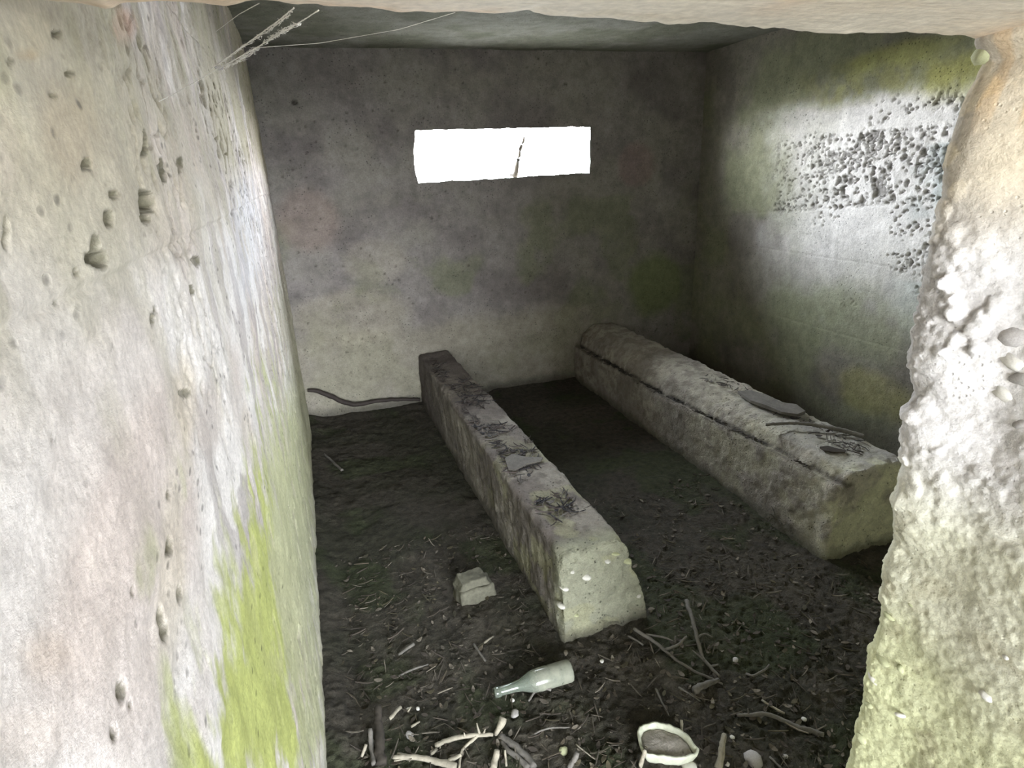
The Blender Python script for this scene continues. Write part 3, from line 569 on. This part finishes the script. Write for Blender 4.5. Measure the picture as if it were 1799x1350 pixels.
stick('thin pale twig left of the bottle neck', [(700, 1188), (725, 1177, .008), (752, 1168)], (4, 3), 'twig_grey')
stick('short stick end on the soil left of the grey block', [(700, 1150), (715, 1141, .01), (728, 1132, .015)], (5, 6), 'twig_grey')
stick('pale twig lying between the grey block and the bottle', [(850, 1130), (860, 1123, .01), (868, 1119)], (4, 3), 'twig_pale')
stick('dim twig pointing down towards the bottle neck', [(832, 1132), (843, 1148), (853, 1162)], (5, 4), 'twig_grey')
stick('thin bent twig right of the split log end', [(930, 1296), (950, 1284, .012), (972, 1279, .01), (1000, 1279)], (3, 3), 'twig_grey')
stick('thin pale curved twig left of the dish', [(1012, 1308), (1026, 1320), (1047, 1336)], (3, 2), 'twig_pale')
stick('thick short stick at the bottom edge left of the dish', [(1014, 1322, .02), (1008, 1338), (1000, 1352)], (9, 9), 'twig_grey', name='stick', cat='stick')
stick('small stick propped against the near left rim of the dish', [(1135, 1312, .06), (1131, 1328, .03), (1126, 1352)], (6, 9), 'twig_pale', name='stick', cat='stick', z=.004)
stick('tiny pale stick end behind the dish', [(1197, 1265, .02), (1198, 1284)], (5, 5), 'twig_pale')
stick('crooked stick touching the near side of the bottle', [(928, 1232), (940, 1215, .01), (952, 1208, .02), (968, 1212, .01)], (4, 7), 'twig_grey', name='stick', cat='stick')
stick('thin twig at the bottom right, in the darkest soil', [(1352, 1330), (1362, 1340), (1375, 1352)], (4, 3), 'twig_grey')

# on the right plinth: stick, bark; weed at its foot
P = [on_z(1345, 746, .405), on_z(1400, 744, .412), on_z(1450, 750, .41), on_z(1488, 758, .41), on_z(1518, 767, .405)]
b = P[0].copy(); o = tubes('stick', [([q_-b for q_ in P], [.007, .007, .009, .010, .008])], MAT['twig_grey']); o.location = b
tag(o, 'long bent grey stick lying across the top of the right plinth', 'stick')
def slab(name, pts, z, th, mat, seed=0, bow=.0):
    P = np.array([on_z(a, b, z) for a, b in pts]); c = P.mean(0); n = len(P); V = []; F = []
    for k, (s, dz) in enumerate([(1, 0), (1, th), (.7, th*1.15), (.35, th*1.2)]):
        Q = c+(P-c)*s; Q[:, 2] = z+dz+bow*(1-s)+(fbm(Q, 30, 3, seed+k)-.5)*th*.8*(k > 0); V += list(Q-c)
    for k in range(3): F += [(k*n+j, k*n+(j+1) % n, (k+1)*n+(j+1) % n, (k+1)*n+j) for j in range(n)]
    F.append(tuple(range(n))[::-1]); F.append(tuple(3*n+j for j in range(n)))
    o = obj_from(name, V, F, mat, smooth=False); o.location = c; return o
o = slab('bark_slab', [(1296, 692), (1318, 690), (1345, 698), (1375, 712), (1398, 716), (1414, 728), (1400, 733), (1372, 728), (1345, 718), (1318, 708)], .402, .014, MAT['twig_grey'], 3)
tag(o, 'flat grey slab of bark on the far edge of the right plinth', 'bark')
o = slab('bark_flake', [(1440, 788), (1455, 786), (1470, 790), (1486, 793), (1484, 797), (1465, 797), (1448, 794)], .389, .006, MAT['twig_dark'], 5)
tag(o, 'small dark bark flake on the near end of the right plinth', 'bark')
o = slab('bark_flake', [(887, 808), (900, 800), (925, 806), (954, 806), (950, 812), (925, 818), (905, 828), (893, 826)], .358, .007, MAT['twig_grey'], 8)
tag(o, 'grey flake of bark halfway along the left plinth', 'bark')
cp = on_z(1366, 908, .03); V = []; F = []
parts = [([np.zeros(3), np.array([rx, ry, rz])*.5+np.array([0, 0, .012]), np.array([rx, ry, rz])], [.0022, .0018, .0008]) for rx, ry, rz in [(-.03, .0, .07), (.02, -.01, .06), (.05, .01, .03), (-.01, -.05, .0), (-.06, -.02, .01), (.015, -.07, -.02), (.06, -.03, .02), (-.04, .01, .03)]]
o = tubes('root_tuft', parts, MAT['twig_grey'], knob=.1, ns=5); o.location = cp-np.array([.02, .01, 0]); tag(o, 'small tuft of dry roots against the left face of the right plinth', 'roots')

# dark cable at the foot of the back wall
P = [on_y(540, 686, 3.79), on_y(560, 687, 3.79), on_y(580, 696, 3.79), on_y(605, 708, 3.79), on_y(630, 711, 3.79), on_y(660, 705, 3.79), on_y(700, 702, 3.79), on_y(738, 703, 3.79)]
b = P[0].copy(); o = tubes('cable', [([q_-b for q_ in P], [.010, .014, .016, .016, .015, .013, .012, .010])], MAT['metal'], step=.02, ns=9, knob=.06); o.location = b
tag(o, 'dark drooping cable along the foot of the back wall', 'cable')

# stick seen through the slot, leaning on its outer sill
P = [on_y(903, 312, 4.0), on_y(909, 285, 4.0), on_y(918, 248, 4.02), on_y(921, 238, 4.02)]
b = P[0].copy(); o = tubes('twig', [([q_-b for q_ in P], [.020, .015, .011, .004]), ([P[0]-b+np.array([-.03, 0, .02]), P[0]-b+np.array([.09, 0, .012])], [.006, .003])], MAT['twig_dark'], step=.02, knob=.1); o.location = b
tag(o, 'dark twig leaning in the bright window slot', 'twig')

# ------------------------------------------------------------------ block, bottle, dish
bt = bpy.data.objects.new('concrete_block', None); C.objects.link(bt)
c = (on_z(808, 1060)+on_z(870, 1055))/2; bt.location = (c[0], c[1]+.045, 0)
def rough_box(name, sx_, sy_, sz_, mat, parent, n=14, seed=0, z0=0, taper=.9):
    bm = bmesh.new(); bmesh.ops.create_cube(bm, size=2); bmesh.ops.subdivide_edges(bm, edges=bm.edges[:], cuts=n, use_grid_fill=True)
    A = np.array([v.co[:] for v in bm.verts]); q_ = np.clip(A, -.86, .86); dd = A-q_; l = np.linalg.norm(dd, axis=1, keepdims=True)
    A = q_+np.where(l > 0, dd/np.maximum(l, 1e-6)*.14, 0); tz = (A[:, 2:3]+1)/2; S = np.array([sx_, sy_, sz_])/2
    A[:, :2] *= 1-(1-taper)*tz; A = A*S; nn = np.stack([fbm(A, 22, 4, seed+k*5) for k in range(3)], 1)-.5; A = A+nn*.02; A[:, 2] += sz_/2+z0
    for v, a_ in zip(bm.verts, A): v.co = a_
    me = bpy.data.meshes.new(name); bm.to_mesh(me); bm.free(); me.materials.append(mat)
    for f in me.polygons: f.use_smooth = True
    o = bpy.data.objects.new(name, me); C.objects.link(o); o.parent = parent; return o
body = rough_box('body', .150, .10, .085, MAT['block'], bt, seed=3, z0=-.03, taper=.88)
cap = rough_box('broken_top', .125, .085, .028, MAT['block'], bt, seed=9, z0=.052, taper=.8); cap.location = (-.004, .008, 0)
tag(bt, 'pale squarish block half sunk in soil left of the left plinth', 'block'); bt.rotation_euler = (0, 0, .12)

m, n, b_, out = nt('dusty_green_glass')
b_.inputs['Base Color'].default_value = (.62, .72, .62, 1); b_.inputs['Roughness'].default_value = .12; b_.inputs['Transmission Weight'].default_value = .9; b_.inputs['IOR'].default_value = 1.5
tc = n.nodes.new('ShaderNodeTexCoord'); dif = n.nodes.new('ShaderNodeBsdfDiffuse'); dif.inputs[0].default_value = (.28, .28, .22, 1)
sx3 = n.nodes.new('ShaderNodeSeparateXYZ'); n.links.new(tc.outputs['Object'], sx3.inputs[0])
g_ = n.nodes.new('ShaderNodeMapRange'); g_.inputs[1].default_value = .14; g_.inputs[2].default_value = .10; g_.inputs[3].default_value = .12; g_.inputs[4].default_value = .72; n.links.new(sx3.outputs['X'], g_.inputs[0])
fac = math_(n, 'MULTIPLY', g_.outputs[0], noise(n, tc.outputs['Object'], 35, 5, .6, .3, .6, .45, 1.0))
ms = n.nodes.new('ShaderNodeMixShader'); n.links.new(fac, ms.inputs[0]); n.links.new(b_.outputs[0], ms.inputs[1]); n.links.new(dif.outputs[0], ms.inputs[2]); n.links.new(ms.outputs[0], out.inputs[0])
MAT['glass'] = m
A0 = on_z(1003, 1180, .033); A1 = on_z(880, 1222, .022)
ax = A1-A0; ang = math.atan2(ax[1], ax[0])
bo = bpy.data.objects.new('bottle', None); C.objects.link(bo); bo.location = (A0[0], A0[1], .004+float(floor_h(A0[0], A0[1]))*.3); bo.rotation_euler = (0, 0, ang)
Lb = float(np.hypot(ax[0], ax[1]))+.02
def lathe(name, prof, mat, parent, ns=40, axis_z=.033):
    V = []; F = []
    for (x, r) in prof:
        for j in range(ns): a = 2*math.pi*j/ns; V.append((x, r*math.cos(a), axis_z+r*math.sin(a)))
    k = len(prof); F = [(i*ns+j, i*ns+(j+1) % ns, (i+1)*ns+(j+1) % ns, (i+1)*ns+j) for i in range(k-1) for j in range(ns)]
    return obj_from(name, V, F, mat, parent)
outer = [(0.004, .001), (.002, .022), (0, .027), (.002, .0315), (.008, .0335), (.12*Lb/.28, .0335), (.14*Lb/.28, .032), (.165*Lb/.28, .025), (.185*Lb/.28, .0175), (.21*Lb/.28, .0145), (Lb-.022, .0132)]
inner = [(x+(.003 if i < 5 else 0), max(.0005, r-.003)) for i, (x, r) in enumerate(outer)]
lathe('body', outer+[(Lb-.003, .0132), (Lb-.003, .0102)]+inner[::-1], m, bo)
lathe('neck_ring', [(Lb-.020, .0134), (Lb-.018, .0155), (Lb-.004, .0152), (Lb, .0140), (Lb, .0104), (Lb-.02, .0104)], m, bo)
ld = lathe('dirt', [(.007, .001), (.008, .024), (.012, .0285), (.10*Lb/.28, .0285), (.13*Lb/.28, .024), (.15*Lb/.28, .006), (.151*Lb/.28, .001)], MAT['dirt'], bo)
for v in ld.data.vertices: v.co.z = min(v.co.z, .030+.006*math.sin(v.co.x*60))
ld['label'] = 'grey silt settled inside the bottle'
tag(bo, 'pale green glass bottle lying on its side, cloudy with dirt', 'bottle')

di = bpy.data.objects.new('dish', None); C.objects.link(di)
rim_px = [(1121, 1300), (1119, 1286), (1123, 1277), (1135, 1271), (1150, 1268.5), (1165, 1270), (1180, 1275), (1195, 1281), (1207, 1289), (1216, 1301), (1222, 1311), (1229, 1317), (1227, 1324), (1215, 1329), (1200, 1332), (1180, 1332), (1160, 1329), (1145, 1327), (1133, 1325), (1125, 1313)]
hz = .05; RP = np.array([on_z(a, b, hz) for a, b in rim_px]); nR = 80
ln = np.r_[0, np.cumsum(np.linalg.norm(np.diff(np.vstack([RP, RP[:1]]), axis=0), axis=1))]; s = np.linspace(0, ln[-1], nR, endpoint=False)
RPs = np.stack([np.interp(s, ln, np.r_[RP[:, k], RP[0, k]]) for k in range(3)], 1); cc = RPs.mean(0); cc[2] = 0
g0 = float(floor_h(cc[0], cc[1])); di.location = (cc[0], cc[1], 0)
Q = RPs-cc; jag = (fbm(RPs, 60, 3, 4)-.5)*.010; Q[:, 2] = hz+jag
def ringv(sc, z, inset=0):
    q_ = Q.copy(); rr = np.linalg.norm(q_[:, :2], axis=1, keepdims=True); q_[:, :2] *= (sc-inset/np.maximum(rr, .01)); q_[:, 2] = z; return q_
rings = [ringv(.55, 0.0), ringv(.74, .004), ringv(.88, .018), ringv(.97, .036), ringv(1, Q[:, 2]), ringv(1, Q[:, 2], .006), ringv(.97, .034, .008), ringv(.86, .018, .008), ringv(.5, .008, .0)]
V = np.concatenate(rings); F = [(i*nR+j, i*nR+(j+1) % nR, (i+1)*nR+(j+1) % nR, (i+1)*nR+j) for i in range(len(rings)-1) for j in range(nR)]; F += [tuple(range(nR))[::-1], tuple((len(rings)-1)*nR+j for j in range(nR))]
obj_from('shell', V, F, MAT['ceramic'], di)
srings = []
for k, sc in enumerate(np.linspace(.955, .02, 22)):
    q_ = ringv(sc, 0, .008 if k < 2 else .004); q_[:, 2] = .030+.016*(1-sc)**.6+(fbm(q_+3, 40, 3, 5)-.5)*.012; srings.append(q_)
V = np.concatenate(srings); F = [(i*nR+j, i*nR+(j+1) % nR, (i+1)*nR+(j+1) % nR, (i+1)*nR+j) for i in range(21) for j in range(nR)]
so = obj_from('soil_fill', V, F, MAT['dirt'], di); so['label'] = 'dried grey soil filling the dish'
tag(di, 'broken cream dish filled with dried soil at the bottom edge', 'dish')

# ------------------------------------------------------------------ loose stones
for (px, py, r, k, lab) in [(1324, 1335, 13, 'grey', 'brownish oval stone at the bottom edge right of the pale upright stick'), (1212, 1348, 12, 'white', 'pale stone below the dish at the bottom edge'), (900, 1231, 4, 'white', 'tiny round white stone under the bottle neck'), (990, 1320, 8, 'green', 'small greenish stone between the log end and the dish'),
                            (1287, 1296, 4, 'white', 'tiny white stone right of the pale upright stick, upper one'), (1277, 1343, 4, 'white', 'tiny white stone at the foot of the pale upright stick'), (1413, 1264, 4, 'white', 'tiny pale stone above the kinked branch'), (718, 1246, 3.5, 'white', 'tiny white stone beside the white peeled stick'), (734, 1246, 3.5, 'white', 'tiny white stone above the pale wood chip'),
                            (720, 1292, 7, 'grey', 'small stone left of the thorny branch'), (1380, 1330, 4, 'grey', 'tiny stone in the dark soil near the right jamb'), (1292, 1160, 5, 'grey', 'small grey stone right of the slanted branch'), (905, 1255, 8, 'grey', 'reddish-grey lump behind the split log end'), (655, 1305, 6, 'grey', 'small stone wedged by the brown upright stick'), (1058, 1162, 4, 'white', 'tiny white stone right of the bottle base')]:
    q_ = fl(px, py, .004); s = r*np.linalg.norm(q_-EYE)/FPX
    tag(inst('stone' if r > 4.5 else 'pebble', SM[k][int(r2.integers(4))], q_, (s, s*.85, s*.8), (0, 0, r2.random()*3)), lab, 'stone')

# ------------------------------------------------------------------ litter nobody could count
def litter(name, pts, sizes, label, long=.35, seed=0, palette=None, up=.4, cat='litter'):
    g = np.random.default_rng(seed); V = []; F = []; Cc = []
    for P, s in zip(pts, sizes):
        th = g.random()*6.28; tw = g.random() < long; L = s*(2.2 if tw else 1.0); w = s*(.13 if tw else .5); h = s*(.12 if tw else .07)
        a = np.array([math.cos(th), math.sin(th), (g.random()-.5)*up]); a /= np.linalg.norm(a); b_ = np.array([-math.sin(th), math.cos(th), (g.random()-.5)*up]); n_ = np.cross(a, b_)
        c = P+np.array([0, 0, h+.001]); k = len(V); c_ = palette[int(g.integers(len(palette)))]; f_ = .7+.6*g.random()
        bend = n_*s*(g.random()-.3)*.4
        for t, ww in ((-1, .35), (-.2, 1), (.5, .8), (1, .2)):
            for sg in (-1, 1): V.append(c+a*L*t*.5+b_*w*ww*sg*.5+bend*(t*t)+n_*h*.5); Cc.append(np.array(c_)*f_)
            for sg in (1, -1): V.append(c+a*L*t*.5+b_*w*ww*sg*.5+bend*(t*t)-n_*h*.5); Cc.append(np.array(c_)*f_)
        for i in range(3):
            for j in range(4): F.append((k+i*4+j, k+i*4+(j+1) % 4, k+i*4+4+(j+1) % 4, k+i*4+4+j))
        F.append((k+3, k+2, k+1, k)); F.append((k+12, k+13, k+14, k+15))
    o = obj_from(name, np.array(V), np.array(F), MAT['litter'], smooth=False, cols=np.array(Cc)); tag(o, label, cat, kind='stuff'); return o
g = np.random.default_rng(5)
N = 7500; lx = LWX+.02+g.random(N)*2.0; ly = .62+(g.random(N)**1.8)*1.6
def clear(x, y):
    return ~((x > .57) & (x < .94) & (y > 1.41)) & ~((x > 1.69) & (x < 2.1) & (y > 1.4)) & ~(np.hypot((x-cc[0])/.09, (y-cc[1])/.07) < 1)
k = clear(lx, ly); lx, ly = lx[k], ly[k]; lz = floor_h(lx, ly)+.004
litter('soil_litter', np.stack([lx, ly, lz], 1), .006+.022*g.random(len(lx))**2.5, 'dead leaf scraps and twig bits strewn over the dark soil floor', .4, 1,
       [(.085, .07, .05), (.11, .095, .075), (.06, .05, .037), (.05, .045, .03), (.06, .05, .04), (.075, .065, .04), (.06, .05, .04), (.05, .04, .03), (.16, .14, .11)])
N = 850; y_ = 1.60+g.random(N)*2.1; x_ = .60+g.random(N)*.16+.02*np.sin(y_*9)
keep = fbm(P3(x_, y_, 0*x_), 7, 3, 8) > .44; x_, y_ = x_[keep], y_[keep]
litter('plinth_litter', np.stack([x_+.02, y_, .352+0*x_], 1), .012+.022*g.random(len(x_)), 'dark twig scraps and droppings scattered on top of the left plinth', .75, 2, [(.05, .04, .035), (.08, .065, .06), (.11, .10, .09), (.03, .028, .03)], up=.15)
N = 420; y_ = 1.5+g.random(N)*2.25; czv = np.interp(y_, [1.45, 1.8, 2.2, 2.7, 3.78], [.335, .325, .30, .272, .258]); x_ = 1.735+g.random(N)*.035
keep = fbm(P3(x_*0, y_, 0*x_), 9, 3, 8) > np.where(y_ < 1.9, .55, .40); x_, y_, czv = x_[keep], y_[keep], czv[keep]
litter('crevice_litter', np.stack([x_, y_, czv-.004], 1), .012+.022*g.random(len(x_)), 'dark debris packed in the crevice of the right plinth', .5, 3, [(.045, .038, .03), (.07, .06, .05), (.03, .028, .025)], up=.2)
N = 110; y_ = 1.55+g.random(N)**1.3*1.0; x_ = 1.88+g.random(N)*.12
litter('plinth_litter', np.stack([x_, y_, .389+.004*(y_-1.5)], 1), .010+.018*g.random(N), 'dark flakes scattered on top of the right plinth', .6, 4, [(.06, .05, .045), (.10, .09, .08), (.04, .035, .03)], up=.15)

# ------------------------------------------------------------------ cobweb under the lintel
cw = bpy.data.objects.new('cobweb', None); C.objects.link(cw); a0 = on_x(300, 168, LWX+.012); cw.location = a0
def depthpt(px, py, t):                           # a point between the left wall anchor and the lintel edge
    y = a0[1]*(1-t)+(FWY+.01)*t; return on_y(px, py, y)-a0
g = np.random.default_rng(11)
def strand(pts, r, name='strand'):
    P = [depthpt(*q_) for q_ in pts]; return tubes(name, [(P, [r]*len(P))], MAT['web'], cw, ns=4, knob=.3, step=.004)
strand([(225, 205, -.1), (300, 168, 0), (378, 124, .3), (450, 84, .6), (525, 40, .9), (560, 18, 1.0)], .0005)
strand([(372, 120, .28), (440, 72, .6), (490, 36, .85), (516, 14, 1.0)], .0006)
strand([(380, 55, .35), (420, 25, .7), (455, 6, 1.0)], .0003); strand([(450, 84, .6), (560, 76, .7), (700, 52, .9), (800, 22, 1.0)], .0002)
for nm, path, nf, wd in (('wisp', [(385, 112), (430, 80), (475, 52), (512, 22)], 90, 5), ('wisp', [(392, 122), (430, 100), (470, 72), (500, 52), (525, 42)], 150, 7)):
    parts = []
    path = np.array(path, float); ln = np.r_[0, np.cumsum(np.hypot(*np.diff(path, axis=0).T))]
    for i in range(nf):
        s0 = g.random()*ln[-1]; s1 = s0+g.normal()*10; pt = []
        for s_ in (s0, (s0+s1)/2, s1):
            x = np.interp(s_, ln, path[:, 0])+g.normal()*wd*.45; y = np.interp(s_, ln, path[:, 1])+g.normal()*wd*.45; t = .3+.65*np.clip(s_/ln[-1], 0, 1); pt.append(depthpt(x, y, t))
        parts.append((pt, [.00022]*3))
    tubes(nm, parts, MAT['web'], cw, ns=3, knob=.2, step=.004)
q_ = depthpt(384, 120, .3); sp = inst('debris_clump', SM['grey'][1], q_, (.005, .005, .004), (0, 0, 0), cw); sp['label'] = 'brown clump of debris caught in the web'
tag(cw, 'dusty cobweb stretched from left wall to the lintel', 'cobweb')
